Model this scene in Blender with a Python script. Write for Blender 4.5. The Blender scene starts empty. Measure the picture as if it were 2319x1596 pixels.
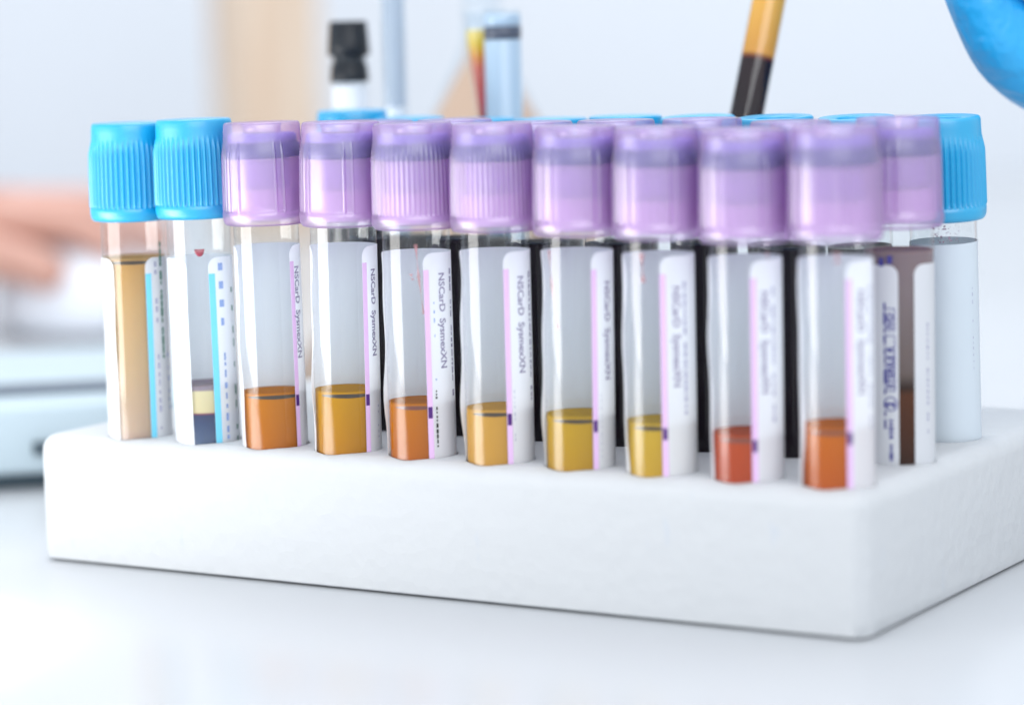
import bpy, bmesh, math, random
from mathutils import Vector, Matrix
random.seed(7)
MM = 0.001
sc = bpy.context.scene
COL = sc.collection

# ------------------------------------------------------------------ camera
CP = Vector((357.26, -445.45, 82.38))           # millimetres, rack top is z = 0, first tube is the origin
YAW, PIT, ROL = -0.5395, 0.1185, -0.0243
FPX, CX, CY = 6251.2, 1159.5, 798.0
Fw = Vector((math.sin(YAW)*math.cos(PIT), math.cos(YAW)*math.cos(PIT), -math.sin(PIT)))
_r = Vector((math.cos(YAW), -math.sin(YAW), 0)); _u = _r.cross(Fw)
Rt = math.cos(ROL)*_r + math.sin(ROL)*_u
Up = math.cos(ROL)*_u - math.sin(ROL)*_r
cam = bpy.data.cameras.new('camera'); cam_o = bpy.data.objects.new('camera', cam); COL.objects.link(cam_o)
cam_o.matrix_world = Matrix(((Rt.x, Up.x, -Fw.x, CP.x*MM), (Rt.y, Up.y, -Fw.y, CP.y*MM), (Rt.z, Up.z, -Fw.z, CP.z*MM), (0, 0, 0, 1)))
cam.sensor_width = 36; cam.lens = FPX/2319*36
cam.clip_start = 0.02; cam.clip_end = 30
cam.dof.use_dof = True; cam.dof.focus_distance = 0.540; cam.dof.aperture_fstop = 7.0
sc.camera = cam_o

# ------------------------------------------------------------------ world and lamps
w = bpy.data.worlds.new('World'); sc.world = w; w.use_nodes = True
w.node_tree.nodes['Background'].inputs[0].default_value = (0.87, 0.93, 1.0, 1)
w.node_tree.nodes['Background'].inputs[1].default_value = 0.80
def area(name, loc, target, sx, sy, power, color):
    l = bpy.data.lights.new(name, 'AREA'); l.shape = 'RECTANGLE'; l.size = sx*MM; l.size_y = sy*MM
    l.energy = power; l.color = color
    o = bpy.data.objects.new(name, l); COL.objects.link(o); o.location = Vector(loc)*MM
    d = (Vector(target)-Vector(loc)).normalized()
    o.rotation_euler = d.to_track_quat('-Z', 'Y').to_euler()
    return o
area('window_light', (-185, -215, 16), (-115, 0, 14), 290, 80, 0.48, (1.0, 0.99, 0.97))
area('wall_fill_light', (-350, 650, 1500), (-150, 1000, 0), 1600, 1200, 15.0, (0.96, 0.98, 1.0))  # added fill that brightens the back wall
area('fill_light', (620, -560, 460), (90, 10, 10), 800, 500, 3.0, (0.97, 0.98, 1.0))  # added fill that lifts the labels and the rack's right side
sl = bpy.data.lights.new('tube_glint_spot', 'SPOT'); sl.energy = 1050; sl.color = (1.0, 0.99, 0.96); sl.shadow_soft_size = 0.02
so = bpy.data.objects.new('tube_glint_spot', sl); COL.objects.link(so); so.location = Vector((-820, -900, 700))*MM
_d = Vector((-100, -186, -26.5))*MM-so.location; so.rotation_euler = _d.to_track_quat('-Z', 'Y').to_euler()
sl.spot_size = 2*math.atan(0.088/_d.length); sl.spot_blend = 0.6      # added spot: bright table patch left of the rack, to reflect in the tubes
sc.view_settings.view_transform = 'Standard'; sc.view_settings.look = 'None'
sc.view_settings.gamma = 1; sc.view_settings.exposure = 0.43; sc.view_settings.use_curve_mapping = False
sc.cycles.transparent_max_bounces = 40
sc.cycles.max_bounces = 10
sc.cycles.caustics_reflective = False
sc.cycles.caustics_refractive = False
sc.cycles.sample_clamp_indirect = 4

# ------------------------------------------------------------------ geometry of view -> place
def depth_of(p): return (Vector(p)-CP).dot(Fw)
def px_of(p):
    d = Vector(p)-CP; z = d.dot(Fw); return CX+FPX*d.dot(Rt)/z, CY-FPX*d.dot(Up)/z
def at(px, py, depth):
    return CP + depth*(Fw + Rt*((px-CX)/FPX) - Up*((py-CY)/FPX))
def on_level(px, py, z):                        # point of the horizontal plane z seen there
    d = Fw + Rt*((px-CX)/FPX) - Up*((py-CY)/FPX)
    return CP + d*((z-CP.z)/d.z)
def height_at(x, y, py):                        # height of the point above (x, y) seen on that line
    z = 30.0
    for _ in range(12):
        e = px_of((x, y, z))[1]-py
        z += e/(FPX/depth_of((x, y, z)))
    return z
def x_in_row(px, y, z):
    x = 80.0
    for _ in range(12):
        e = px-px_of((x, y, z))[0]
        x += e/(FPX*0.86/depth_of((x, y, z)))
    return x

# ------------------------------------------------------------------ materials
def S(r, g, b):
    f = lambda c: (c/255)/12.92 if c/255 <= 0.04045 else ((c/255+0.055)/1.055)**2.4
    return (f(r), f(g), f(b), 1)
def mat(name):
    m = bpy.data.materials.new(name); m.use_nodes = True
    nt = m.node_tree; return m, nt, nt.nodes, nt.links, nt.nodes['Principled BSDF'], nt.nodes['Material Output']
def setp(b, **k):
    for n, v in k.items():
        b.inputs[n.replace('_', ' ')].default_value = v
def plain(name, col, rough=0.5, sss=0.0, rad=2.0, bump=0.0, scale=800, var=0.0, coat=0.0, spec=0.5, vscale=60):
    m, nt, N, L, b, out = mat(name)
    setp(b, Base_Color=col, Roughness=rough, Coat_Weight=coat, Coat_Roughness=0.08)
    b.inputs['Specular IOR Level'].default_value = spec
    if sss:
        b.inputs['Subsurface Weight'].default_value = sss
        b.inputs['Subsurface Radius'].default_value = (1, 1, 1)
        b.inputs['Subsurface Scale'].default_value = rad*MM
    tc = N.new('ShaderNodeTexCoord')
    if var:
        n = N.new('ShaderNodeTexNoise'); n.inputs['Scale'].default_value = vscale; n.inputs['Detail'].default_value = 4
        L.new(tc.outputs['Object'], n.inputs['Vector'])
        mx = N.new('ShaderNodeMix'); mx.data_type = 'RGBA'
        mx.inputs[6].default_value = tuple(c*(1-var) for c in col[:3])+(1,)
        mx.inputs[7].default_value = tuple(min(1, c*(1+var)) for c in col[:3])+(1,)
        L.new(n.outputs['Fac'], mx.inputs[0]); L.new(mx.outputs[2], b.inputs['Base Color'])
    if bump:
        n = N.new('ShaderNodeTexNoise'); n.inputs['Scale'].default_value = scale; n.inputs['Detail'].default_value = 3
        L.new(tc.outputs['Object'], n.inputs['Vector'])
        bp = N.new('ShaderNodeBump'); bp.inputs['Strength'].default_value = bump; bp.inputs['Distance'].default_value = 0.0002
        L.new(n.outputs['Fac'], bp.inputs['Height']); L.new(bp.outputs[0], b.inputs['Normal'])
    return m
def clear(name, f0=0.085, tint=(0.97, 0.985, 0.99, 1), rough=0.03):
    m, nt, N, L, b, out = mat(name); N.remove(b)
    lw = N.new('ShaderNodeLayerWeight'); lw.inputs['Blend'].default_value = 0.5
    p = N.new('ShaderNodeMath'); p.operation = 'POWER'; p.inputs[1].default_value = 4.5
    L.new(lw.outputs['Facing'], p.inputs[0])
    q = N.new('ShaderNodeMath'); q.operation = 'MULTIPLY_ADD'; q.inputs[1].default_value = 0.75-f0; q.inputs[2].default_value = f0
    L.new(p.outputs[0], q.inputs[0])
    t = N.new('ShaderNodeBsdfTransparent'); t.inputs[0].default_value = tint
    g = N.new('ShaderNodeBsdfGlossy'); g.inputs['Roughness'].default_value = rough
    ns = N.new('ShaderNodeTexNoise'); ns.inputs['Scale'].default_value = 45; ns.inputs['Detail'].default_value = 1
    tc = N.new('ShaderNodeTexCoord'); L.new(tc.outputs['Object'], ns.inputs['Vector'])
    bp = N.new('ShaderNodeBump'); bp.inputs['Strength'].default_value = 0.12; bp.inputs['Distance'].default_value = 0.0006
    L.new(ns.outputs['Fac'], bp.inputs['Height']); L.new(bp.outputs[0], g.inputs['Normal'])
    mx = N.new('ShaderNodeMixShader')
    L.new(q.outputs[0], mx.inputs[0]); L.new(t.outputs[0], mx.inputs[1]); L.new(g.outputs[0], mx.inputs[2]); L.new(mx.outputs[0], out.inputs[0])
    return m
def frosted(name, col, see=0.4, tint=(0.8, 0.6, 0.9, 1), rough=0.28, trans=(0.6, 0.25, 0.7, 1), tw=0.3):
    """coloured plastic that lets part of what is inside show through"""
    m, nt, N, L, b, out = mat(name)
    setp(b, Base_Color=col, Roughness=rough)
    b.inputs['Specular IOR Level'].default_value = 0.6
    tl = N.new('ShaderNodeBsdfTranslucent'); tl.inputs[0].default_value = trans
    m1 = N.new('ShaderNodeMixShader'); m1.inputs[0].default_value = tw
    L.new(b.outputs[0], m1.inputs[1]); L.new(tl.outputs[0], m1.inputs[2])
    t = N.new('ShaderNodeBsdfTransparent'); t.inputs[0].default_value = tint
    m2 = N.new('ShaderNodeMixShader'); m2.inputs[0].default_value = see
    L.new(m1.outputs[0], m2.inputs[1]); L.new(t.outputs[0], m2.inputs[2]); L.new(m2.outputs[0], out.inputs[0])
    return m
def banded(name, stops, z0, z1, rough=0.25, sss=0.3, see=0.0):
    """liquid whose layers have settled: colour by height (object Z, mm)"""
    m, nt, N, L, b, out = mat(name)
    tc = N.new('ShaderNodeTexCoord'); sp = N.new('ShaderNodeSeparateXYZ'); L.new(tc.outputs['Object'], sp.inputs[0])
    mr = N.new('ShaderNodeMapRange'); mr.inputs[1].default_value = z0*MM; mr.inputs[2].default_value = z1*MM
    L.new(sp.outputs['Z'], mr.inputs[0])
    r = N.new('ShaderNodeValToRGB'); e = r.color_ramp.elements
    while len(e) < len(stops): e.new(0.5)
    for i, (p, c) in enumerate(stops): e[i].position = p; e[i].color = c
    L.new(mr.outputs[0], r.inputs[0]); L.new(r.outputs[0], b.inputs['Base Color'])
    setp(b, Roughness=rough); b.inputs['Specular IOR Level'].default_value = 0.0
    b.inputs['Subsurface Weight'].default_value = sss; b.inputs['Subsurface Radius'].default_value = (1, .5, .2); b.inputs['Subsurface Scale'].default_value = 2*MM
    return m

def tinted_plastic(name):
    """clear lilac plastic: a little scatter, tint that deepens where the wall is seen edge on"""
    m, nt, N, L, b, out = mat(name); N.remove(b)
    lw = N.new('ShaderNodeLayerWeight'); lw.inputs['Blend'].default_value = 0.5
    p = N.new('ShaderNodeMath'); p.operation = 'POWER'; p.inputs[1].default_value = 1.6; L.new(lw.outputs['Facing'], p.inputs[0])
    mc = N.new('ShaderNodeMix'); mc.data_type = 'RGBA'; mc.inputs[6].default_value = (0.98, 0.91, 0.99, 1); mc.inputs[7].default_value = (0.50, 0.08, 0.58, 1)
    L.new(p.outputs[0], mc.inputs[0])
    t = N.new('ShaderNodeBsdfTransparent'); L.new(mc.outputs[2], t.inputs[0])
    d = N.new('ShaderNodeBsdfDiffuse'); d.inputs[0].default_value = (0.86, 0.80, 0.97, 1)
    tl = N.new('ShaderNodeBsdfTranslucent'); tl.inputs[0].default_value = (0.72, 0.45, 0.84, 1)
    m1 = N.new('ShaderNodeMixShader'); m1.inputs[0].default_value = 0.42; L.new(d.outputs[0], m1.inputs[1]); L.new(tl.outputs[0], m1.inputs[2])
    m2 = N.new('ShaderNodeMixShader'); m2.inputs[0].default_value = 0.75; L.new(m1.outputs[0], m2.inputs[1]); L.new(t.outputs[0], m2.inputs[2])
    g = N.new('ShaderNodeBsdfGlossy'); g.inputs['Roughness'].default_value = 0.30
    q = N.new('ShaderNodeMath'); q.operation = 'POWER'; q.inputs[1].default_value = 4; L.new(lw.outputs['Facing'], q.inputs[0])
    q2 = N.new('ShaderNodeMath'); q2.operation = 'MULTIPLY_ADD'; q2.inputs[1].default_value = 0.35; q2.inputs[2].default_value = 0.12; L.new(q.outputs[0], q2.inputs[0])
    m3 = N.new('ShaderNodeMixShader'); L.new(q2.outputs[0], m3.inputs[0]); L.new(m2.outputs[0], m3.inputs[1]); L.new(g.outputs[0], m3.inputs[2]); L.new(m3.outputs[0], out.inputs[0])
    return m

M = {}
M['glass'] = clear('clear_plastic_tube', 0.06)
M['glass_dim'] = clear('clear_plastic_tube_behind', 0.032)
M['glass_back'] = clear('clear_glass', 0.03, (0.93, 0.96, 0.98, 1))
M['paper'] = frosted('white_label_paper', S(240, 243, 248), 0.0, rough=0.42, trans=(0.97, 0.98, 1.0, 1), tw=0.33)
M['paper_grey'] = frosted('grey_label_paper', S(212, 222, 230), 0.0, rough=0.5, trans=(0.85, 0.9, 0.95, 1), tw=0.15)
M['lilac'] = plain('lilac_stripe_ink', S(222, 184, 226), 0.45)
M['purple'] = plain('purple_mark_ink', S(72, 20, 110), 0.4)
M['cyan'] = plain('cyan_stripe_ink', S(110, 200, 228), 0.45)
M['ink'] = plain('grey_print_ink', S(146, 140, 166), 0.5)
M['ink_light'] = plain('faded_print_ink', S(176, 176, 200), 0.5)
M['ink_blue'] = plain('blue_print_ink', S(64, 62, 140), 0.5)
M['ink_pale_blue'] = plain('pale_blue_print_ink', S(140, 162, 210), 0.5)
M['ink_green'] = plain('green_pen_ink', S(58, 120, 100), 0.5)
M['ink_black'] = plain('black_print_ink', S(14, 8, 16), 0.5)
M['blood'] = plain('dark_blood', (0.006, 0.002, 0.006, 1), 0.3, spec=0.1)
M['blood_brown'] = banded('settled_brown_blood', [(0.0, S(58, 30, 18)), (0.27, S(84, 45, 24)), (0.30, S(46, 30, 22)), (0.36, S(104, 90, 86)), (0.7, S(126, 112, 114)), (1.0, S(134, 114, 120))], 20, 64)
M['smear'] = frosted('thin_blood_smear', S(225, 150, 150), 0.55, (1.0, 0.80, 0.80, 1), 0.4, (0.8, 0.4, 0.4, 1), 0.3)
M['drop'] = plain('red_blood_drop', S(150, 30, 55), 0.15, coat=0.6)
M['blue_cap'] = plain('sky_blue_cap_plastic', (0.0, 0.34, 0.62, 1), 0.36, sss=0.15, rad=0.8, bump=0.05, spec=1.0)
M['lav'] = tinted_plastic('lavender_cap_plastic')
M['stopper'] = plain('indigo_rubber', S(122, 104, 196), 0.5)
M['stopper_dark'] = plain('dark_indigo_rubber', S(46, 24, 138), 0.5)
M['core'] = plain('violet_rubber', S(160, 128, 224), 0.5, sss=0.2)
M['skirt'] = frosted('magenta_inner_skirt', S(230, 210, 240), 0.44, (0.95, 0.84, 0.98, 1), 0.4, (0.80, 0.36, 0.80, 1), 0.42)
M['neck'] = plain('pale_lilac_collar', S(236, 228, 246), 0.5, sss=0.2)
M['black_cap'] = plain('black_cap_plastic', S(18, 24, 32), 0.42, spec=0.4)
def serum(name, c, c2=None):
    c2 = c2 or c
    return banded(name, [(0.0, c2), (1.0, c)], 14, 36, rough=0.2, sss=0.0)

def crinkle(m, scale, strength, dist):
    nt = m.node_tree; tc = nt.nodes.new('ShaderNodeTexCoord'); n = nt.nodes.new('ShaderNodeTexNoise'); n.inputs['Scale'].default_value = scale
    bp = nt.nodes.new('ShaderNodeBump'); bp.inputs['Strength'].default_value = strength; bp.inputs['Distance'].default_value = dist
    nt.links.new(tc.outputs['Object'], n.inputs['Vector']); nt.links.new(n.outputs['Fac'], bp.inputs['Height'])
    nt.links.new(bp.outputs[0], nt.nodes['Principled BSDF'].inputs['Normal'])
crinkle(M['paper'], 160, 0.35, 0.0008); crinkle(M['paper_grey'], 120, 0.3, 0.0008)

# foam
def foam():
    m, nt, N, L, b, out = mat('white_polystyrene_foam')
    setp(b, Base_Color=(0.55, 0.565, 0.58, 1), Roughness=0.75)
    b.inputs['Specular IOR Level'].default_value = 0.25
    b.inputs['Subsurface Weight'].default_value = 0.25; b.inputs['Subsurface Radius'].default_value = (1, 1, 1); b.inputs['Subsurface Scale'].default_value = 0.003
    tc = N.new('ShaderNodeTexCoord')
    v = N.new('ShaderNodeTexVoronoi'); v.inputs['Scale'].default_value = 330; v.inputs['Randomness'].default_value = 0.9
    L.new(tc.outputs['Object'], v.inputs['Vector'])
    n = N.new('ShaderNodeTexNoise'); n.inputs['Scale'].default_value = 70; n.inputs['Detail'].default_value = 5
    L.new(tc.outputs['Object'], n.inputs['Vector'])
    ad = N.new('ShaderNodeMath'); ad.operation = 'MULTIPLY_ADD'; ad.inputs[1].default_value = 3.0
    L.new(n.outputs['Fac'], ad.inputs[0]); L.new(v.outputs['Distance'], ad.inputs[2])
    bp = N.new('ShaderNodeBump'); bp.inputs['Strength'].default_value = 0.4; bp.inputs['Distance'].default_value = 0.0004
    L.new(ad.outputs[0], bp.inputs['Height']); L.new(bp.outputs[0], b.inputs['Normal'])
    # few small dents and scuffs that are a touch greyer
    n2 = N.new('ShaderNodeTexNoise'); n2.inputs['Scale'].default_value = 150; n2.inputs['Detail'].default_value = 2
    mp = N.new('ShaderNodeMapping'); mp.inputs['Scale'].default_value = (1.6, 1.6, 0.6)
    L.new(tc.outputs['Object'], mp.inputs[0]); L.new(mp.outputs[0], n2.inputs['Vector'])
    r = N.new('ShaderNodeValToRGB'); r.color_ramp.elements[0].position = 0.70; r.color_ramp.elements[0].color = (0.55, 0.565, 0.58, 1)
    r.color_ramp.elements[1].position = 0.78; r.color_ramp.elements[1].color = (0.52, 0.55, 0.59, 1)
    L.new(n2.outputs['Fac'], r.inputs[0]); L.new(r.outputs[0], b.inputs['Base Color'])
    return m
M['foam'] = foam()

# ------------------------------------------------------------------ mesh helpers (all in millimetres)
def finish(name, verts, faces, smooth=True):
    me = bpy.data.meshes.new(name)
    me.from_pydata([tuple(c*MM for c in v) for v in verts], [], faces)
    me.validate(); me.update()
    if smooth: me.shade_smooth()
    return me
def link(name, me, m=None, parent=None, loc=(0, 0, 0), rotz=0.0):
    o = bpy.data.objects.new(name, me); COL.objects.link(o)
    if m is not None and not me.materials: me.materials.append(m)
    if parent: o.parent = parent
    o.location = Vector(loc)*MM; o.rotation_euler = (0, 0, rotz)
    return o
def thing(name, label, cat, loc=(0, 0, 0), group=None, rot=(0, 0, 0)):
    o = bpy.data.objects.new(name, None); COL.objects.link(o); o.empty_display_size = 0.01
    o.location = Vector(loc)*MM; o.rotation_euler = rot
    return tag(o, label, cat, group)
def tag(o, label=None, cat=None, group=None, kind=None):
    for k, v in (('label', label), ('category', cat), ('group', group), ('kind', kind)):
        if v: o[k] = v
    return o
def lathe(name, prof, seg=64, rf=None, cap0=False, cap1=False):
    V, Fc = [], []
    for i, (r, z) in enumerate(prof):
        for k in range(seg):
            a = 2*math.pi*k/seg; rr = rf(r, z, a, i) if rf else r
            V.append((rr*math.cos(a), rr*math.sin(a), z))
    for i in range(len(prof)-1):
        for k in range(seg):
            k2 = (k+1) % seg
            Fc.append((i*seg+k, i*seg+k2, (i+1)*seg+k2, (i+1)*seg+k))
    if cap0: Fc.append(tuple(range(seg-1, -1, -1)))
    if cap1: Fc.append(tuple((len(prof)-1)*seg+k for k in range(seg)))
    return finish(name, V, Fc)
def arc(name, r, a0, a1, z0, z1, rf=None, corner=0.0, na=None, nz=14):
    """sheet bent round the tube; a in radians, optional rounded corners and lifted edge"""
    na = na or max(3, int(abs(a1-a0)*14)); V, Fc = [], []
    width = r*(a1-a0)
    us = [i/na for i in range(na+1)]
    if corner:
        extra = [corner/width*(1-math.cos(math.pi/2*j/5)) for j in range(1, 6)]
        us = sorted(set([round(u, 5) for u in us if corner/width*1.02 < u < 1-corner/width*1.02]+[0.0, 1.0]+[round(e, 5) for e in extra]+[round(1-e, 5) for e in extra]))
    for u in us:
        s = min(u, 1-u)*width; dz = 0
        if corner and s < corner: dz = corner-math.sqrt(max(0, corner**2-(corner-s)**2))
        for j in range(nz+1):
            t = j/nz; z = z0+dz+(z1-z0-2*dz)*t; a = a0+(a1-a0)*u
            rr = r+(rf(u, z, t) if rf else 0)
            V.append((rr*math.cos(a), rr*math.sin(a), z))
    n = nz+1
    for i in range(len(us)-1):
        for j in range(nz): Fc.append((i*n+j, (i+1)*n+j, (i+1)*n+j+1, i*n+j+1))
    return finish(name, V, Fc)
def merge(name, meshes):
    bm = bmesh.new()
    for me in meshes: bm.from_mesh(me)
    out = bpy.data.meshes.new(name); bm.to_mesh(out); bm.free(); return out
def text_mesh(name, s, size, r, a0, z0, down=True, space=1.0, bold=0.0):
    """lettering printed round the tube, reading downwards (or upwards)"""
    c = bpy.data.curves.new(name, 'FONT'); c.body = s; c.size = size; c.space_character = space; c.resolution_u = 3; c.offset = bold
    o = bpy.data.objects.new(name, c); COL.objects.link(o)
    bpy.context.view_layer.update()
    me = bpy.data.meshes.new_from_object(o.evaluated_get(bpy.context.evaluated_depsgraph_get()))
    bpy.data.objects.remove(o); bpy.data.curves.remove(c)
    for v in me.vertices:
        x, y = v.co.x, v.co.y
        a = a0+(y/r if down else -y/r); z = z0-x if down else z0+x
        v.co = Vector((r*math.cos(a), r*math.sin(a), z))*MM
    me.materials.clear(); me.update(); me.name = name
    return me
def marks(name, r, a0, z0, z1, wmm, seed, lo=0.5, hi=1.6, gap=0.35):
    """a column of small printed strokes too small to read"""
    rn = random.Random(seed); z = z1; L_ = []
    while z > z0:
        h = rn.uniform(lo, hi); ww = wmm*rn.uniform(0.55, 1)
        L_.append(arc('m', r, a0-ww/2/r, a0+ww/2/r, z-h, z, na=2, nz=1)); z -= h+rn.uniform(gap*0.5, gap*1.6)
        if rn.random() < 0.14: z -= gap*4
    return merge(name, L_)
def rounded_box(name, sx, sy, sz, rad, seg=4):
    bm = bmesh.new(); bmesh.ops.create_cube(bm, size=1)
    bmesh.ops.scale(bm, vec=(sx, sy, sz), verts=bm.verts)
    bmesh.ops.translate(bm, vec=(0, 0, sz/2), verts=bm.verts)
    bmesh.ops.bevel(bm, geom=bm.edges[:], offset=rad, segments=seg, profile=0.5, affect='EDGES')
    bmesh.ops.scale(bm, vec=(MM, MM, MM), verts=bm.verts)
    me = bpy.data.meshes.new(name); bm.to_mesh(me); bm.free(); me.shade_smooth(); return me
def evaluated(o, name):
    bpy.context.view_layer.update()
    me = bpy.data.meshes.new_from_object(o.evaluated_get(bpy.context.evaluated_depsgraph_get()))
    me.name = name; return me
def skin(name, pts, edges, radii, root, sub=2):
    """body surface grown round a skeleton of connected joints (world mm)"""
    me = bpy.data.meshes.new(name); me.from_pydata([tuple(Vector(p)*MM) for p in pts], edges, []); me.update()
    o = bpy.data.objects.new(name, me); COL.objects.link(o)
    md = o.modifiers.new('s', 'SKIN'); md.use_smooth_shade = True
    for i, r in enumerate(radii):
        me.skin_vertices[0].data[i].radius = (r*MM, r*MM); me.skin_vertices[0].data[i].use_root = (i == root)
    sb = o.modifiers.new('u', 'SUBSURF'); sb.levels = sub; sb.render_levels = sub
    out = evaluated(o, name); bpy.data.objects.remove(o); bpy.data.meshes.remove(me)
    out.shade_smooth(); return out

# ------------------------------------------------------------------ setting: table top and wall
TZ = -26.5
tm, nt, N, L, b, out = mat('white_laminate_table')
setp(b, Base_Color=(0.76, 0.80, 0.85, 1), Roughness=0.23)
tc = N.new('ShaderNodeTexCoord'); n = N.new('ShaderNodeTexNoise'); n.inputs['Scale'].default_value = 9; n.inputs['Detail'].default_value = 4
L.new(tc.outputs['Object'], n.inputs['Vector'])
mx = N.new('ShaderNodeMix'); mx.data_type = 'RGBA'; mx.inputs[6].default_value = (0.51, 0.525, 0.545, 1); mx.inputs[7].default_value = (0.54, 0.555, 0.575, 1)
L.new(n.outputs['Fac'], mx.inputs[0]); L.new(mx.outputs[2], b.inputs['Base Color'])
tab = rounded_box('table_top', 2600, 2200, 25, 3, 2)
t = link('table_top', tab, tm, loc=(-100, 300, TZ-25)); tag(t, kind='structure')
wm = plain('white_painted_wall', (0.76, 0.79, 0.835, 1), 0.9, var=0.03, vscale=3)
wl = link('wall', rounded_box('wall', 5000, 80, 2600, 2, 1), wm); tag(wl, kind='structure')
wp = CP + Fw*1900; wl.location = Vector((wp.x, wp.y, -900))*MM; wl.rotation_euler = (0, 0, -YAW)

# ------------------------------------------------------------------ foam rack with bored holes
P1 = 17.4536
ROW2_Y, ROW3_Y, ROW4_Y = 28.0, 56.0, 84.0
row1 = {}
for k, cxp in {1: 315.5, 2: 470.5, 3: 623, 4: 786, 5: 957, 6: 1132, 7: 1311.5, 8: 1498, 9: 1692.5, 10: 1897}.items():
    row1[k] = (x_in_row(cxp, 0, 8), 0.0)
row2 = [(x, ROW2_Y) for x in (42.6, 61.6, 80.2, 98.6, 117.4, 136.0)] + [(x_in_row(2038, ROW2_Y, 5), ROW2_Y)]
row3 = [(x_in_row(p, ROW3_Y, 55), ROW3_Y) for p in (800, 930, 1090, 1250, 1418, 1590, 1765, 1948, 2138)]
ESR_BLACK = (x_in_row(795, ROW4_Y, 60), ROW4_Y)
ESR_CLEAR = (x_in_row(898, ROW4_Y, 60), ROW4_Y)
ESR_GREY = (x_in_row(1143, ROW4_Y, 60), ROW4_Y)
CONE_TUBE = (x_in_row(1100, ROW4_Y+8.5, 60), ROW4_Y+8.5)
HELD = (x_in_row(1676, ROW4_Y, 48), ROW4_Y)
x0, x1, y0, y1 = -20.2, 166.5, -8.9, 102.0
box = rounded_box('foam_rack', x1-x0, y1-y0, -TZ, 3.6, 6)
for v in box.vertices:
    if v.co.z < 3.6*MM: v.co.z *= 0.3
rack = link('foam_tube_rack', box, M['foam'], loc=((x0+x1)/2, (y0+y1)/2, TZ))
cut_bm = bmesh.new()
holes = [(x, y, 6.72) for x, y in list(row1.values())+row2+row3] + [(x, y, 4.6) for x, y in (ESR_BLACK, ESR_CLEAR, ESR_GREY, HELD)] + [(CONE_TUBE[0], CONE_TUBE[1], 4.6)]
for hx, hy, hr in holes:
    mtx = Matrix.Translation(Vector((hx-(x0+x1)/2, hy-(y0+y1)/2, -TZ+10))*MM)
    bmesh.ops.create_cone(cut_bm, cap_ends=True, segments=40, radius1=hr*MM, radius2=hr*MM*1.02, depth=60*MM, matrix=mtx @ Matrix.Translation((0, 0, 0)))
cut_me = bpy.data.meshes.new('cut'); cut_bm.to_mesh(cut_me); cut_bm.free()
cut = bpy.data.objects.new('cut', cut_me); COL.objects.link(cut); cut.location = rack.location
cut.location.z += 7*MM                          # bores end a few millimetres above the table
md = rack.modifiers.new('b', 'BOOLEAN'); md.object = cut; md.operation = 'DIFFERENCE'; md.solver = 'EXACT'
me = evaluated(rack, 'foam_rack'); rack.modifiers.clear(); rack.data = me
bpy.data.objects.remove(cut)
me.shade_smooth()
try: me.set_sharp_from_angle(angle=math.radians(50))
except Exception: pass
tag(rack, 'white polystyrene foam block with drilled holes holding every sample tube', 'tube rack')

# ------------------------------------------------------------------ caps
def ribbed(r0, n, amp, sel=None, bars=()):
    def f(r, z, a, i):
        if 2.7 < z < 16.4 and r > 7:
            k = 1.0 if z < 13.6 else max(0.0, (16.4-z)/2.8)
            if z < 3.1: k *= (z-2.7)/0.4
            c = 0.5+0.5*math.cos(n*a)
            on = 1.0 if sel is None or sel(a) else 0.0
            d = amp*k*(c**1.6)*on
            for ba, bw in bars:
                da = abs((a-ba+math.pi) % (2*math.pi)-math.pi)
                if da < bw: d = max(d, 0.36*k*min(1, (bw-da)/(bw*0.35)))
            return r-amp*0.5*k+d
        return r
    return f
PROF = [(6.75, 0.3), (7.3, 0.0), (7.8, 0.12), (8.15, 0.5), (8.35, 1.1), (8.42, 1.9), (8.40, 2.65), (8.30, 2.75), (8.28, 3.1), (8.26, 5), (8.22, 8), (8.17, 11),
        (8.1, 13.6), (7.98, 14.6), (7.84, 15.5), (7.74, 16.3), (7.70, 16.8), (7.66, 18), (7.6, 19.2), (7.5, 19.6), (7.25, 19.85), (6.9, 19.9), (5.6, 19.75), (4.2, 19.6), (3.9, 19.4), (3.75, 18.6), (3.7, 16.6)]
def dense(p):
    o = []
    for i in range(len(p)-1):
        (r, z), (r2, z2) = p[i], p[i+1]; n = max(1, int(abs(z2-z)/0.9))
        o += [(r+(r2-r)*j/n, z+(z2-z)*j/n) for j in range(n)]
    return o+[p[-1]]
PB = dense(PROF)
cap_blue = lathe('cap_blue', PB, 384, ribbed(8.2, 46, 0.52), cap1=True); cap_blue.materials.append(M['blue_cap'])
PL = dense([(r, z*1.02) for r, z in PROF])
plain_side = lambda a: math.cos(a) < -0.15 or math.cos(a) > 0.93 and False
cap_lav_fine = lathe('cap_lavender_fine', PL, 384, ribbed(8.2, 52, 0.2), cap1=True)
cap_lav_bars = lathe('cap_lavender_bars', PL, 384, ribbed(8.2, 44, 0.16, lambda a: (math.sin(a/2) > 0.5)and math.sin(a/2) > 0.42, bars=((math.radians(2), 0.035), (math.radians(14), 0.03), (math.radians(-52), 0.05))), cap1=True)
for c in (cap_lav_fine, cap_lav_bars): c.materials.append(M['lav'])
stop_up = lathe('stopper_upper', [(3.7, 18.1), (6.3, 18.1), (6.75, 17.8), (6.9, 15.9), (6.9, 15.9)], 48, cap0=False); stop_up.materials.append(M['stopper'])
stop_dn = lathe('stopper_band', [(7.0, 16.2), (7.35, 15.9), (7.4, 13.5), (7.2, 13.3), (5, 13.3)], 48, cap1=True); stop_dn.materials.append(M['stopper_dark'])
stop_core = lathe('stopper_core', [(5.2, 13.3), (5.2, 7.6), (4.9, 7.2), (3.0, 7.2)], 48, cap1=True); stop_core.materials.append(M['core'])

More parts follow.
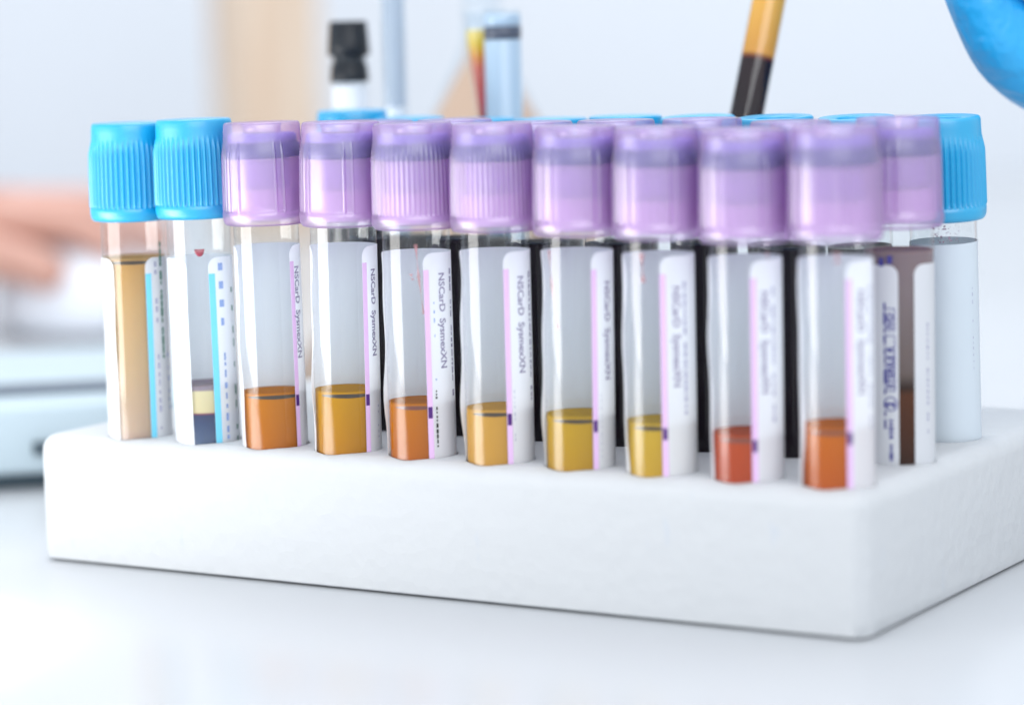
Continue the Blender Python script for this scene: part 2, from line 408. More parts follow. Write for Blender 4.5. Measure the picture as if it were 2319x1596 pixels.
stop_skirt = lathe('inner_skirt', [(7.35, 13.2), (7.45, 10), (7.4, 6), (7.2, 2.5), (6.9, 1.4)], 48); stop_skirt.materials.append(M['skirt'])
stop_neck = lathe('stopper_collar', [(6.3, 7.1), (6.3, 1.2)], 48); stop_neck.materials.append(M['neck'])

# ------------------------------------------------------------------ tubes
BZ = 19.0                                        # tube bottoms stand 19 mm under the rack's top
def tube(name, label, cat_group, x, y, zc, cap, liq=None, win=None, stripe='lilac', r=6.5, tilt=(0, 0), paper='paper',
         lab_top=None, texts=(), mk=(), smear=(), cap_rot=0.0, mark_z=None, wave=0.5, lab=True, seed=0, sw=1.0, full=False):
    """zc = height of the cap's lower edge; win = (left, right) limits of the clear window as sines across the tube"""
    root = thing(name, label, 'test tube', (x, y, -BZ), cat_group, (tilt[0], tilt[1], 0))
    fc = math.atan2(CP.y-y, CP.x-x)              # the side turned to the viewer
    A = lambda s: fc+math.asin(max(-1, min(1, s)))
    top = zc+BZ+12
    gl = [(0.01, 0), (3.2, 0.4), (5.3, 2.0), (6.2, 4.2), (r, 7.0)] + [(r, 7+(top-7)*j/6) for j in range(1, 7)]
    link('tube_wall', lathe('tube_wall', gl, 64), M['glass_dim' if name == 'blood_tube' else 'glass'], root)
    if liq:
        ztop, m, men = liq; zt = ztop+BZ; rl = r-0.2
        prof = [(0.01, 1.2), (2.8, 1.6), (4.6, 3), (5.9, 5), (rl, 7.5), (rl, (7.5+zt)/2), (rl, zt-0.3), (rl, zt+0.45), (rl-0.25, zt+0.35), (rl-0.9, zt-0.15), (rl-2.2, zt-0.35), (0.01, zt-0.4)]
        lq = link('liquid', lathe('liquid', prof, 56), m, root)
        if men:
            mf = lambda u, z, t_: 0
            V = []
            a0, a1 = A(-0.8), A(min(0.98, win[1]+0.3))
            link('meniscus_shade_arc', crescent(rl+0.06, a0, a1, zt-0.35, 0.6), men, lq)
    if lab:
        lt = (lab_top if lab_top is not None else zc-3.6)+BZ
        wl_, wr = win if win else (0.2, 0.3)
        rn = random.Random(seed+5); p1, p2 = rn.uniform(0, 6), rn.uniform(0, 6)
        def lift(u, z, t_):
            e = max(0.0, (u-0.90)/0.10)           # the free edge curls away on the left
            return wave*e*(0.75+0.5*math.sin(z*0.16+p1)+0.35*math.sin(z*0.37+p2))
        a0, a1 = A(wr), A(wl_)+2*math.pi
        lb = link('label', arc('label', r+0.07, a0, a1, 5.5, lt, lift, 1.9, na=56, nz=26), M[paper], root)
        if stripe and not full:
            a0s = a0+0.004
            link('edge_stripe', arc('edge_stripe', r+0.13, a0s, a0s+sw/r, 5.5, lt-3.2, na=3, nz=8), M[stripe], lb)
            if mark_z is not None:
                link('fill_mark', arc('fill_mark', r+0.18, a0s+0.1*sw/r, a0s+sw*0.9/r, mark_z+BZ-1.1, mark_z+BZ+1.1, na=2, nz=2), M['purple'], lb)
        for s, size, sn, z, down, mm_, bold in texts:
            link('lettering', text_mesh('lettering', s, size, r+0.15, A(sn), z+BZ, down, bold=bold), M[mm_], lb)
        for sn, za, zb, ww, mm_, sd, lo, hi, gp in mk:
            link('small_print', marks('small_print', r+0.15, A(sn), za+BZ, zb+BZ, ww, sd, lo, hi, gp), M[mm_], lb)
    for sn0, z0_, sn1, z1_, ww, mm_ in smear:
        V, Fc = [], []
        for j in range(13):
            t_ = j/12; a = A(sn0+(sn1-sn0)*t_); z = z0_+(z1_-z0_)*t_+BZ; hw = ww*(0.55+0.45*math.sin(2+t_*5))/r
            for s_ in (-1, 0, 1): V.append(((r-0.3)*math.cos(a+s_*hw), (r-0.3)*math.sin(a+s_*hw), z))
        for j in range(12):
            for q in (0, 1): Fc.append((j*3+q, j*3+q+1, (j+1)*3+q+1, (j+1)*3+q))
        link('blood_streak', finish('blood_streak', V, Fc), M[mm_], root)
    zz = zc+BZ
    if cap == 'blue':
        link('cap', cap_blue, None, root, (0, 0, zz), cap_rot)
    else:
        cp = link('cap', cap_lav_fine if cap == 'fine' else cap_lav_bars, None, root, (0, 0, zz), fc+cap_rot)
        st = link('rubber_stopper', stop_up, None, root, (0, 0, zz))
        link('stopper_band', stop_dn, None, st); link('stopper_core', stop_core, None, st); link('collar', stop_neck, None, st); link('inner_skirt', stop_skirt, None, st)
    return root
def crescent(r, a0, a1, z, h):  # dark arc on the viewer's side, painting the reflection line at the liquid surface
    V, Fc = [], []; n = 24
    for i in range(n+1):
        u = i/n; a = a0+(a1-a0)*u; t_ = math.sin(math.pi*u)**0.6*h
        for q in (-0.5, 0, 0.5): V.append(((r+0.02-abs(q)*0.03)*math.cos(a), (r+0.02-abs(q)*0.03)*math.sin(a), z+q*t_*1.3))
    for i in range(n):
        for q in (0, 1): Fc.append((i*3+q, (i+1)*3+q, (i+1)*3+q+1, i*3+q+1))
    return finish('meniscus_shade_arc', V, Fc)

CBpx = {1: 505, 2: 500, 3: 515, 4: 518, 5: 525, 6: 530, 7: 540, 8: 547, 9: 556, 10: 552}
def zcap(k): x, y = row1[k]; return height_at(x, y-8.3, CBpx[k])
def zl(k, py): x, y = row1[k]; return height_at(x+2, y-6.0, py)
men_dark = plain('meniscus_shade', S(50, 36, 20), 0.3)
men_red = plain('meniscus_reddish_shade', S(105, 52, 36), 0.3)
SY = 'NSCarD  SysmexXN'
G1 = 'lavender capped serum tubes along the front row'
def z_of(k, py): return zl(k, py)
spec = {
 3: dict(py=897, col=S(178, 110, 10), col2=S(166, 88, 8), win=(-0.86, 0.66), cap='bars', cr=0.25, tx=0.84, lt=560, label='lavender capped tube with orange amber serum, beside the second blue capped tube'),
 4: dict(py=893, col=S(180, 132, 0), col2=S(168, 104, 2), win=(-0.92, 0.53), cap='bars', cr=0.02, tx=0.83, lt=560, label='lavender capped tube with the deep golden yellow serum, fourth in the front row'),
 5: dict(py=920, col=S(178, 108, 10), col2=S(162, 78, 8), win=(-0.97, 0.17), cap='fine', cr=0.1, tx=0.66, lt=575, label='finely ribbed lavender cap tube with orange brown serum and a forked blood streak'),
 6: dict(py=935, col=S(192, 146, 62), col2=S(184, 132, 52), win=(-0.99, 0.21), cap='fine', cr=0.45, tx=0.66, lt=572, label='finely ribbed lavender cap tube with pale straw serum, no blood streak'),
 7: dict(py=950, col=S(182, 148, 28), col2=S(170, 122, 22), win=(-0.96, 0.36), cap='bars', cr=0.3, tx=0.78, lt=572, label='lavender capped tube with mustard yellow serum and a long pink streak on the glass'),
 8: dict(py=965, col=S(190, 158, 46), col2=S(182, 138, 36), win=(-0.90, 0.02), cap='bars', cr=0.22, tx=0.42, lt=580, label='lavender capped tube with light yellow serum and a short pink dab near its top'),
 9: dict(py=992, col=S(180, 74, 26), col2=S(160, 54, 18), win=(-0.90, 0.12), cap='bars', cr=0.28, tx=0.46, lt=588, label='lavender capped tube holding the reddish terracotta serum'),
 10: dict(py=975, col=S(192, 104, 0), col2=S(168, 66, 2), win=(-0.86, 0.25), cap='bars', cr=0.05, tx=0.62, lt=590, label='lavender capped tube with vivid orange serum, the nearest one at the block corner'),
}
tilt3 = {1: (0, 0.0), 2: (0, -0.012), 3: (0, -0.012), 4: (0, 0.006), 5: (0, -0.006), 6: (0, -0.002), 7: (0, 0.008), 8: (0.008, 0.004), 9: (0.01, 0.006), 10: (0.01, 0.004)}
for k, d in spec.items():
    x, y = row1[k]; zc = zcap(k); zlq = zl(k, d['py'])
    sm = {5: [(-0.02, zc-2.6, 0.04, zc-9, 0.42, 'smear'), (0.04, zc-9, 0.16, zc-16, 0.3, 'smear'), (-0.2, zc-8.2, -0.14, zc-9.4, 0.42, 'smear')],
          7: [(-0.86, zc-2.5, -0.78, zc-9, 0.5, 'smear'), (-0.78, zc-9, -0.62, zc-17, 0.42, 'smear')],
          8: [(-0.5, zc-2.2, -0.46, zc-7.5, 0.7, 'smear')],
          10: [(0.02, zc-1.6, 0.05, zc-3.4, 0.9, 'smear')],
          9: [(0.62, zc-1.4, 0.66, zc-3.2, 0.5, 'smear')]}.get(k, [])
    tx0 = d['tx']
    texts = [(SY, 2.15 if k != 4 else 2.0, tx0-0.05, zc-8.2, True, 'ink', 0.05)]
    mk = []
    if tx0+0.28 < 0.97: mk.append((min(0.955, tx0+0.27), zc-32, zc-7.6, 0.75, 'ink' if k < 7 else 'ink_light', k, 0.5, 1.5, 0.3))
    if k == 5: mk.append((0.52-0.08, 2, 13, 0.45, 'ink_black', 31, 0.3, 0.9, 0.3)); mk.append((0.45, 14, 30, 0.3, 'ink_pale_blue', 32, 0.3, 0.9, 1.5))
    if k in (6, 7): mk.append((0.44 if k == 6 else 0.6, 2, 14, 0.18, 'ink_light', 40+k, 0.3, 0.7, 0.5))
    if k == 4: mk.append((0.9, 2, 9, 0.3, 'ink_light', 44, 0.3, 0.7, 0.5))
    if k in (5, 6, 7, 8): mk.append((-0.93, 8, zc-12, 0.25, 'ink_light', 50+k, 0.3, 0.7, 0.4))
    tube('sample_tube', d['label'], G1, x, y, zc, d['cap'],
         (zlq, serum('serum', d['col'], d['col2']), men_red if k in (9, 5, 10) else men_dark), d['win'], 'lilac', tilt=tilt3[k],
         lab_top=height_at(x, y-6.5, d['lt']), texts=texts, mk=mk, smear=sm, cap_rot=d['cr'], mark_z=zlq-1.3, seed=k, wave=0.6 if k > 3 else 0.4, sw=1.02)

# blue capped tubes at the left end
x, y = row1[1]; zc = zcap(1)
cloudy = banded('cloudy_amber', [(0.0, S(160, 134, 128)), (0.1, S(176, 152, 132)), (0.45, S(180, 152, 118)), (0.8, S(180, 146, 100)), (1, S(174, 134, 80))], 17, 54)
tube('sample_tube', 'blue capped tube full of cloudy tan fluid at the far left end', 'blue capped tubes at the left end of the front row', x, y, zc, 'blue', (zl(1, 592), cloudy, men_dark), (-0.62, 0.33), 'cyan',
     lab_top=zl(1, 586), wave=0.25, seed=3, sw=1.25,
     mk=[(0.64, 24, 36, 0.75, 'ink_light', 9, 0.9, 1.3, 0.9), (0.64, 1, 17, 0.6, 'ink_light', 10, 0.5, 1.4, 0.6), (0.80, 16, 40, 0.7, 'ink_green', 11, 0.6, 1.8, 0.2), (0.93, 5, 17, 0.5, 'ink_pale_blue', 12, 0.6, 1.2, 1.6)], tilt=tilt3[1])
x, y = row1[2]; zc = zcap(2)
zt2 = zl(2, 880)
layer = banded('settled_layers', [(0.0, S(96, 112, 136)), (0.5, S(66, 78, 108)), (0.62, S(64, 70, 98)), (0.64, S(120, 62, 88)), (0.665, S(204, 190, 150)), (0.95, S(206, 196, 158)), (0.97, S(150, 136, 142)), (1, S(140, 130, 142))], 15.5, zt2+BZ)
tb2 = tube('sample_tube', 'blue capped tube with a yellow layer over dark slate blood and one red drop', 'blue capped tubes at the left end of the front row', x, y, zc, 'blue', (zt2, layer, None), (-0.42, 0.24), 'cyan',
     lab_top=zl(2, 586), wave=0.2, seed=8, sw=1.3,
     mk=[(0.90, 0, 31, 0.6, 'ink_green', 21, 0.8, 2.2, 2.2), (0.62, 0, 18, 0.7, 'ink_pale_blue', 22, 0.5, 1.6, 0.7)] + [(0.60, zz, zz+1.5, 1.15, 'ink_pale_blue', 23+i, 1.4, 1.5, 0.9) for i, zz in enumerate((34.6, 30.9, 27.2, 23.5))], tilt=tilt3[2])
fc = math.atan2(CP.y-y, CP.x-x); V, Fc = [], []
zd = zl(2, 566)+BZ
n = 14
for i in range(n+1):
    u = -1+2*i/n; a = fc+0.0+u*0.17; dz = 1.5*math.sqrt(max(0, 1-u*u))
    for q in range(4): V.append(((5.9+0.25*(q > 0 and q < 3))*math.cos(a), (5.9+0.25*(q > 0 and q < 3))*math.sin(a), zd-dz*q/3))
for i in range(n):
    for q in range(3): Fc.append((i*4+q, (i+1)*4+q, (i+1)*4+q+1, i*4+q+1))
link('blood_drop', finish('blood_drop', V, Fc), M['drop'], tb2)

# ---- second row: dark blood tubes showing in the gaps
G2 = 'lavender capped dark blood tubes in the second row'
M['plum'] = plain('plum_label_film', S(74, 46, 66), 0.5)
names2 = ['behind the golden and orange brown serum tubes', 'behind the orange brown and straw serum tubes', 'behind the straw and mustard serum tubes',
          'with plum film, between mustard and light yellow serum tubes', 'behind the light yellow and terracotta serum tubes', 'behind the terracotta and vivid orange serum tubes']
for i, (x, y) in enumerate(row2[:6]):
    zc = 43.0+0.3*math.sin(i*2.1)
    tube('blood_tube', 'lavender capped dark blood tube '+names2[i], G2, x, y, zc, 'bars', (zc-4.0, M['blood'], None), (-0.93, 0.93), None, seed=60+i, cap_rot=0.6*i,
         paper='plum' if i in (0, 3) else 'paper', lab=i in (0, 3), wave=0.0, full=True,
         texts=[('CONCENTRATED', 2.0, 0.0, zc-7, True, 'ink_black', 0.05)]if False else ())
x, y = row2[6]; zc = height_at(x, y-8.3, 522)
t11 = tube('blood_tube', 'lavender capped tube with settled brown blood and a blue STERILE print', G2, x, y, zc, 'bars', (zc-4.5, M['blood_brown'], None), (-0.02, 0.42), None, seed=77,
     cap_rot=0.9, wave=0.0, lab_top=height_at(x, y-6.5, 600), full=True,
     texts=[('STERILE  R', 1.75, -0.14, 15.0, False, 'ink_blue', 0.04), ('IVD', 1.75, -0.14, 26.2, False, 'ink_blue', 0.05), ('②', 3.0, -0.1, 10.2, False, 'ink_blue', 0.05),
            ('vacuum', 1.7, -0.16, 3.2, False, 'ink_blue', 0.04)] if False else
           [('STERILE R', 1.8, -0.16, 14.2, False, 'ink_blue', 0.06), ('IVD', 1.8, -0.16, 25.2, False, 'ink_blue', 0.06), ('2', 2.2, -0.14, 10.6, False, 'ink_blue', 0.1)],
     mk=[(-0.40, 8, 30, 0.5, 'ink_blue', 71, 0.8, 2.6, 0.8), (-0.24, 1, 8.4, 0.9, 'ink_blue', 72, 0.3, 0.7, 0.2), (-0.25, 37.0, 38.6, 1.2, 'ink_blue', 73, 1.4, 1.6, 0.5), (-0.48, 36.6, 38.2, 1.2, 'ink_blue', 74, 1.4, 1.6, 0.5),
         (-0.2, -4.2, -2.6, 1.2, 'ink_blue', 75, 1.4, 1.6, 0.5), (0.78, 6, 26, 0.45, 'ink_light', 76, 0.4, 1.0, 0.3)])
lab11 = [c for c in t11.children if c.name.startswith('label')][0]
fc = math.atan2(CP.y-y, CP.x-x)
def frame(a0, a1, z0_, z1_, r=6.64, wd=0.16):
    return merge('print_frame', [arc('f', r, a0, a1, z0_, z0_+wd, na=3, nz=1), arc('f', r, a0, a1, z1_-wd, z1_, na=3, nz=1),
                                 arc('f', r, a0, a0+wd/r, z0_, z1_, na=1, nz=2), arc('f', r, a1-wd/r, a1, z0_, z1_, na=1, nz=2)])
sA = lambda s: fc+math.asin(s)
link('print_frame', frame(sA(-0.40), sA(-0.11), 13.7+BZ, 24.0+BZ), M['ink_blue'], lab11)
link('print_frame', frame(sA(-0.40), sA(-0.11), 24.8+BZ, 29.0+BZ), M['ink_blue'], lab11)
V, Fc = [], []
for i in range(24):
    a = 2*math.pi*i/24
    for rr in (1.35, 1.15): V.append((6.65*math.cos(sA(-0.25)+rr*math.cos(a)/6.65), 6.65*math.sin(sA(-0.25)+rr*math.cos(a)/6.65), 11.3+BZ+rr*math.sin(a)))
for i in range(24):
    j = (i+1) % 24; Fc.append((i*2, j*2, j*2+1, i*2+1))
link('print_ring', finish('print_ring', V, Fc), M['ink_blue'], lab11)

# plum film tube gets its black lettering
for o in [o for o in COL.objects if o.name.startswith('blood_tube') and 'plum film' in o.get('label', '')]:
    lb = [c for c in o.children if c.name.startswith('label')][0]
    fa = math.atan2(CP.y-ROW2_Y, CP.x-o.location.x/MM)
    link('lettering', text_mesh('lettering', 'CONC', 3.2, 6.68, fa+0.62, 41.0+BZ-4.5, True, bold=0.12), M['ink_black'], lb)

# ---- third row: blue caps
G3 = 'blue capped tubes along the third row'
tops = [250, 266, 269, 268, 262, 262, 262, 262, 262]
where3 = ['standing highest, before the black stoppered tube', 'just right of the highest one', 'under the grey labelled narrow tube', 'by the grey labelled tube', 'fifth along the row',
          'just left of the held tube', 'just right of the held tube', 'open cap top showing, next to the corner one', None]
for i, (x, y) in enumerate(row3):
    zc = height_at(x, y, tops[i])-19.9
    lab_ = ('blue capped tube with plain pale label, at the right end of the third row' if i == 8 else 'blue capped tube in third row, '+where3[i])
    zq = 20.0
    tr = tube('back_row_tube', lab_, G3, x, y+(2 if i > 4 else 0), zc, 'blue', None if i == 8 else (zc-6, M['blood'], None), (-0.995, -0.97) if i == 8 else (0.5, 0.9), None, seed=90+i, cap_rot=i*0.7,
              lab_top=(zc-4.2) if i == 8 else None, paper='paper_grey', wave=0.0, full=True, lab=i == 8, tilt=(0.045, 0) if i > 4 else (0, 0),
              mk=[(-0.93, 10, 36, 0.3, 'ink_black', 81, 0.3, 0.8, 0.25), (0.8, 12, 30, 0.2, 'ink_light', 82, 0.3, 0.8, 0.6)] if i == 8 else ())
    if i == 8:                                    # condensation under the cap
        rn = random.Random(4); ms = []
        fc = math.atan2(CP.y-y, CP.x-x)
        for q in range(60):
            s_ = rn.uniform(-0.35, 0.5); z = zc+BZ-rn.uniform(0.3, 3.8); h = rn.uniform(0.06, 0.18)*(1.2 if s_ < 0.25 else 0.6)
            a = fc+math.asin(s_)
            ms.append(arc('d', 5.95, a-h/6, a+h/6, z-h, z+h*0.4, na=2, nz=2))
        ms2 = merge('condensation', ms)
        link('condensation', ms2, plain('wet_red_drops', S(150, 120, 140), 0.2, coat=0.5), tr)

# ---- narrow tubes standing behind
def narrow(name, label, x, y, ztop, r, liq=None, parts=()):
    root = thing(name, label, 'test tube', (x, y, -BZ))
    link('tube_wall', lathe('tube_wall', [(0.01, 0), (r*0.6, 0.4), (r*0.95, 2), (r, 4), (r, (ztop+BZ)*0.4), (r, (ztop+BZ)*0.7), (r, ztop+BZ)], 48), M['glass_back'], root)
    for nm, r0, z0_, z1_, m in parts:
        link(nm, lathe(nm, [(0.01, z0_+BZ), (r0*0.97, z0_+BZ), (r0, z0_+BZ+0.2), (r0, z1_+BZ-0.2), (r0*0.97, z1_+BZ), (0.01, z1_+BZ)], 48), m, root)
    return root
x, y = ESR_BLACK
zt = height_at(x, y, 48); zb = height_at(x, y, 187)
nb = narrow('blood_tube_narrow', 'narrow clear tube under a waisted black stopper, left of the tall clear tube', x, y, zt-5, 3.9, parts=[('frosted_sleeve', 4.15, 40, zb-0.6, M['paper'])])
R_ = 4.25
link('cap', lathe('cap', [(3.6, zb+BZ), (R_+.1, zb+BZ+0.1), (R_+0.25, zb+BZ+0.6), (R_-0.1, zb+BZ+4.2), (R_-0.6, zb+BZ+4.6), (R_-0.6, zb+BZ+5.8), (R_+0.6, zb+BZ+6.3), (R_+0.5, zb+BZ+8), (R_+0.1, zt+BZ-0.4), (R_-0.3, zt+BZ), (2.4, zt+BZ), (2.2, zt+BZ-1.2)], 56, cap1=True), M['black_cap'], nb)
x, y = ESR_CLEAR
M['water'] = frosted('pale_grey_fluid', S(198, 206, 216), 0.45, (0.86, 0.89, 0.93, 1), 0.2, (0.7, 0.74, 0.8, 1), 0.3)
narrow('tall_clear_tube', 'tall narrow clear tube with pale grey fluid, right of the black stopper', x, y, 125, 2.9, parts=[('fluid', 2.3, -14, 64, M['paper']), ('upper_fluid', 2.3, 64.2, 118, M['water'])])
x, y = ESR_GREY
M['silver'] = plain('silver_blue_label', S(176, 198, 216), 0.3, bump=0.3, scale=600, var=0.06, spec=0.7)
M['band'] = plain('dark_speckled_band', S(84, 90, 104), 0.4, var=0.45, vscale=900)
zt = height_at(x, y, 22)
zb1, zb2 = height_at(x, y, 90), height_at(x, y, 60)
narrow('grey_labelled_tube', 'narrow tube in silver blue label with a dark band near its top', x, y, zt, 4.0, parts=[('label', 4.12, -5, zb1, M['silver']), ('dark_band', 4.16, zb1+0.05, zb2, M['band']), ('upper_label', 4.12, zb2+0.05, zt-1, M['silver'])])
x, y = CONE_TUBE
root = thing('conical_tube', 'small conical tube of yellow over red fluid, half hidden behind grey labelled tube', 'test tube', (x, y, -BZ))
zt = height_at(x, y, 68)+BZ; zb = height_at(x, y, 280)+BZ
fl = banded('yellow_to_red_fluid', [(0.0, S(150, 60, 70)), (0.25, S(196, 80, 84)), (0.6, S(214, 110, 90)), (0.72, S(222, 140, 50)), (0.85, S(228, 190, 60)), (1.0, S(226, 206, 120))], zb, zt, sss=0.2)
link('fluid', lathe('fluid', [(0.01, 2), (1.0, 3), (1.05, zb-2), (1.2, zb), (2.1, zb+(zt-zb)*0.4), (3.7, zb+(zt-zb)*0.85), (3.9, zt), (0.01, zt)], 40), fl, root)
link('tube_wall', lathe('tube_wall', [(0.01, 1.2), (1.3, 2), (1.35, zb-2), (1.6, zb), (2.6, zb+(zt-zb)*0.4), (4.2, zb+(zt-zb)*0.85), (4.4, zt), (4.4, zt+3), (4.9, zt+3.2), (4.9, zt+4)], 40), M['glass_back'], root)

# ---- flask of pale orange fluid further back
fp = on_level(1099, 560, TZ)
dep = 730
g = at(1099, 300, dep); fp = Vector((g.x, g.y, TZ))
root = thing('conical_flask', 'conical glass flask of pale peach fluid, out of focus behind grey labelled tube', 'flask', tuple(fp))
fz = lambda py: height_at(fp.x, fp.y, py)-TZ
zA, zB = fz(95), fz(270)
slope = (14.0-2.5)/(zA-zB)
rb = 14.0+slope*zB
peach = frosted('pale_peach_fluid', S(226, 196, 172), 0.25, (1, .9, .8, 1), 0.3, (0.85, .6, .42, 1), 0.3)
link('fluid', lathe('fluid', [(0.01, 1), (rb-2, 1), (rb-0.6, 3), (14.0, zB), (4.5, zA-4), (4.2, zA), (0.01, zA)], 48), peach, root)
link('flask_wall', lathe('flask_wall', [(0.01, 0), (rb-2, 0), (rb, 2.5), (14.6, zB), (5, zA), (5, zA+16), (6.5, zA+17), (6.5, zA+18)], 48), M['glass_back'], root)

# ---- tube held by gloved hand
G = lambda px, py, dd: at(px, py, dd)
hb = Vector((HELD[0], HELD[1], 0)); dh = depth_of((HELD[0], HELD[1], 50))
pa = G(1669, 372, dh); pb = G(1833, -470, dh+4)
axis = (pb-pa).normalized(); Ln = (pb-pa).length
root = thing('held_tube', 'slanting narrow glass tube of dark blood under amber plasma, lowered between blue caps', 'test tube', tuple(pa))
root.rotation_mode = 'QUATERNION'; root.rotation_quaternion = axis.to_track_quat('Z', 'Y')
perp = 3.45
link('tube_wall', lathe('tube_wall', [(0.01, -0.3), (2.4, 0.1), (3.5, 1.5), (3.75, 3.2), (3.75, Ln*0.5), (3.75, Ln)], 48), clear('held_glass', 0.06), root)
sB = (G(1700, 118, dh)-pa).length-0.8
hm = banded('blood_under_plasma', [(0.0, S(16, 4, 14)), (0.47, S(34, 8, 18)), (0.485, S(120, 50, 24)), (0.505, S(228, 160, 70)), (1.0, S(240, 188, 84))], 0, sB*2/0.98, rough=0.15, sss=0.2)
link('fluid', lathe('fluid', [(0.01, 0.4), (2.2, 0.8), (perp-.2, 2.6), (perp, 3.6), (perp, sB-0.5), (perp, sB+0.5), (perp, Ln*0.8), (0.01, Ln*0.8)], 48), hm, root)
link('cap', lathe('cap', [(3.9, Ln-6), (4.6, Ln-5.6), (4.6, Ln+6), (4.1, Ln+6.6), (0.01, Ln+6.7)], 48), M['black_cap'], root)

# gloved hand (mostly above the frame)
D0 = dh
def P(px, py, dz=0): return tuple(G(px, py, D0+dz))
#       wrist/forearm                    palm
pts = [P(2780, 250, 20), P(2600, 110, 14), P(2440, 0, 8), P(2380, -190, 4)]
rad = [30, 25, 20, 19]
edg = [(0, 1), (1, 2), (2, 3)]
def finger(base, chain, r0, r1, dz):
    i = len(pts); n_ = len(chain)
    for j, (px, py, dq) in enumerate(chain):
        pts.append(P(px, py, dq+dz)); rad.append(r0+(r1-r0)*j/(n_-1))
        edg.append((base if j == 0 else i+j-1, i+j))
finger(2, [(2400, 205, -14), (2285, 130, -22), (2210, -30, -26), (2160, -180, -22)], 9.0, 6.8, 0)         # little finger, curled
finger(3, [(2395, -60, -30), (2230, -130, -34), (2090, -230, -30), (1990, -330, -20)], 9.4, 7.2, 0)      # ring
finger(3, [(2400, -290, -26), (2190, -330, -30), (2000, -390, -24), (1900, -430, -12)], 9.6, 7.4, 0)     # middle
finger(3, [(2330, -420, -10), (2150, -500, -14), (1980, -540, -12), (1880, -500, -10)], 9.4, 7.2, 0)     # index
finger(2, [(2360, -240, 30), (2150, -330, 36), (1980, -420, 26), (1895, -440, 14)], 10.5, 8.0, 0)        # thumb on the far side
skin_m = plain('skin', S(226, 178, 160), 0.5, sss=0.15, rad=4, var=0.05, vscale=40)
glove_m = plain('blue_nitrile_glove', S(40, 168, 228), 0.4, bump=1.0, scale=70, spec=0.6, var=0.10, vscale=50)
for nd in glove_m.node_tree.nodes:
    if nd.type == 'BUMP': nd.inputs['Distance'].default_value = 0.004
arm_pts = pts + [P(3050, 560, 30)]
arm_edg = edg + [(0, len(pts))]
body = link('person', skin('person', arm_pts, arm_edg, [r_-4 for r_ in rad]+[34], 2), skin_m)
tag(body, "hand in a blue rubber glove lowering the slanting narrow tube, upper right corner", 'person')
link('glove', skin('glove', pts, edg, rad, 2), glove_m, body)

# ---- left background: laptop, mouse, resting hand
LX = on_level(110, 1100, TZ)
lap_m = plain('pale_laptop_shell', S(186, 202, 210), 0.5); dark_m = plain('dark_rubber_and_port', S(56, 72, 82), 0.6)
root = thing('laptop', 'pale grey laptop with a dark port slot, edge on behind the foam block', 'laptop', (LX.x, LX.y, TZ))
root.rotation_euler = (0, 0, math.radians(14)-YAW*0+0.5)
def boxpart(name, sx, sy, sz, rad_, m, loc, par=None, rz=0):
    return link(name, rounded_box(name, sx, sy, sz, rad_, 3), m, par, loc, rz)
boxpart('bottom_tray', 300, 116, 3.2, 1, dark_m, (-118, 56, 0.2), root)
base_ = boxpart('base', 306, 122, 17, 2.4, lap_m, (-118, 56, 3.6), root)
boxpart('port', 9, 3, 3.2, 0.5, dark_m, (1, -5.6, 8.6), root)
boxpart('keyboard', 290, 15, 1.2, 0.4, plain('grey_keys', S(98, 108, 122), 0.6), (-118, 22, 20.7), root)
# mouse
mp_ = on_level(190, 745, TZ)
root = tag(link('computer_mouse', lathe('computer_mouse', [(0.01, 0.5), (27, 0.5), (30, 3), (31, 9), (29.5, 18), (25, 26), (17, 32), (8, 34.5), (0.01, 35)], 64), plain('white_mouse_plastic', S(228, 232, 240), 0.4), loc=(mp_.x, mp_.y, TZ)), 'rounded white computer mouse under a resting hand, behind the laptop', 'computer mouse')
root.scale = (1.0, 1.5, 1.0); root.rotation_euler = (0, 0, 0.9)
dm = depth_of((mp_.x, mp_.y, 0))
def Q(px, py, dz=0): return tuple(G(px, py, dm+dz))
pts = [Q(-420, 640, 30), Q(-200, 560, 20), Q(-60, 520, 10), Q(40, 505, 0)]; rad = [26, 20, 15, 14]; edg = [(0, 1), (1, 2), (2, 3)]
def P(px, py, dz=0): return Q(px, py, dz)
finger(3, [(110, 470, 30), (220, 470, 34), (310, 510, 34), (360, 560, 32)], 8.2, 6.4, 0)
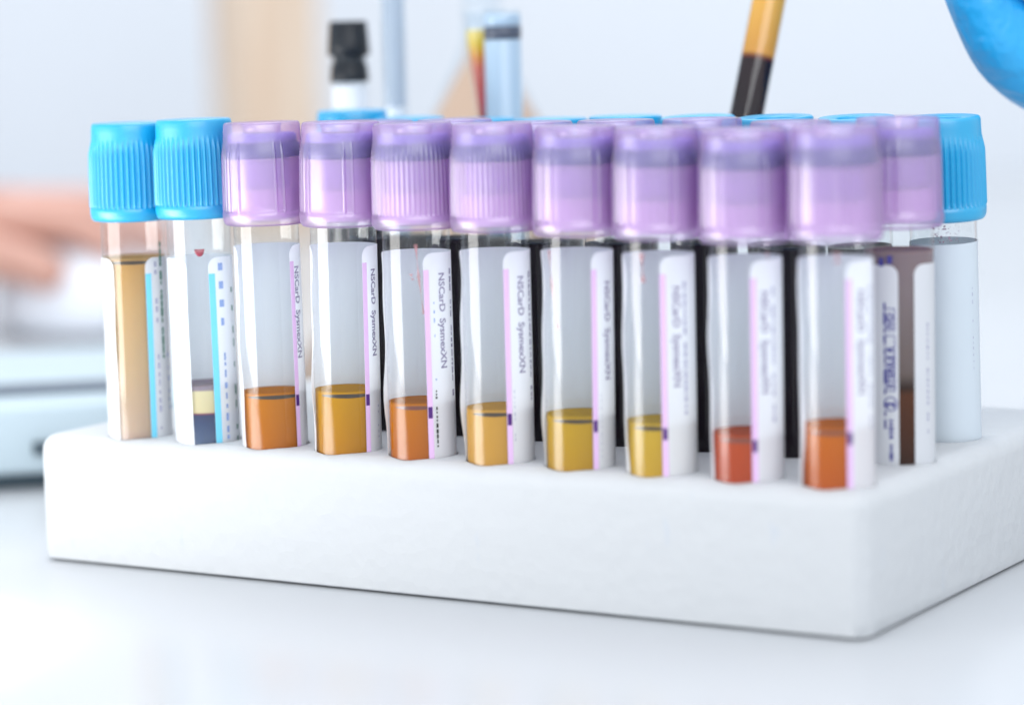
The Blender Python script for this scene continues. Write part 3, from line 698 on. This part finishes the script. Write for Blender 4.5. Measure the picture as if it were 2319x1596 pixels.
finger(3, [(120, 480, 12), (230, 470, 14), (330, 505, 14), (385, 570, 12)], 8.4, 6.6, 0)
finger(3, [(120, 490, -6), (225, 485, -8), (310, 520, -10), (360, 580, -10)], 8.2, 6.4, 0)
finger(2, [(80, 510, -20), (170, 510, -26), (240, 540, -28), (280, 590, -28)], 7.4, 5.8, 0)
finger(1, [(-40, 580, -26), (40, 590, -34), (100, 610, -38), (140, 640, -40)], 9.5, 7.2, 0)
skin2 = plain('tanned_skin', S(200, 152, 136), 0.5, sss=0.1, rad=3, var=0.06, vscale=30)
body = link('person', skin('person', pts+[Q(-700, 760, 60)], edg+[(0, len(pts))], rad+[30], 1), skin2)
tag(body, 'bare hand resting on a white mouse at far left, out of focus', 'person')
link('sleeve', skin('sleeve', [pts[0], Q(-560, 700, 45), Q(-900, 850, 80)], [(0, 1), (1, 2)], [33, 38, 46], 1), plain('white_coat_cloth', S(226, 230, 238), 0.8, bump=0.3, scale=200), body)

# ---- wooden post / door edge in the back
g = at(606, 300, 1480); pm, nt, N, L, b, out = mat('pale_oak_wood')
tc = N.new('ShaderNodeTexCoord'); mpn = N.new('ShaderNodeMapping'); mpn.inputs['Scale'].default_value = (14, 14, 1.2)
wv = N.new('ShaderNodeTexNoise'); wv.inputs['Scale'].default_value = 6; wv.inputs['Detail'].default_value = 5
L.new(tc.outputs['Object'], mpn.inputs[0]); L.new(mpn.outputs[0], wv.inputs['Vector'])
rr = N.new('ShaderNodeValToRGB'); rr.color_ramp.elements[0].position = 0.3; rr.color_ramp.elements[0].color = S(218, 188, 160); rr.color_ramp.elements[1].position = 0.75; rr.color_ramp.elements[1].color = S(234, 218, 200)
L.new(wv.outputs['Fac'], rr.inputs[0]); L.new(rr.outputs[0], b.inputs['Base Color']); setp(b, Roughness=0.55)
post = link('wooden_post', rounded_box('wooden_post', 46, 46, 900, 2, 2), pm, loc=(g.x, g.y, TZ))
post.rotation_euler = (0, 0, -YAW+math.radians(24))
tag(post, 'pale oak upright post behind the left half of the rack', 'post')
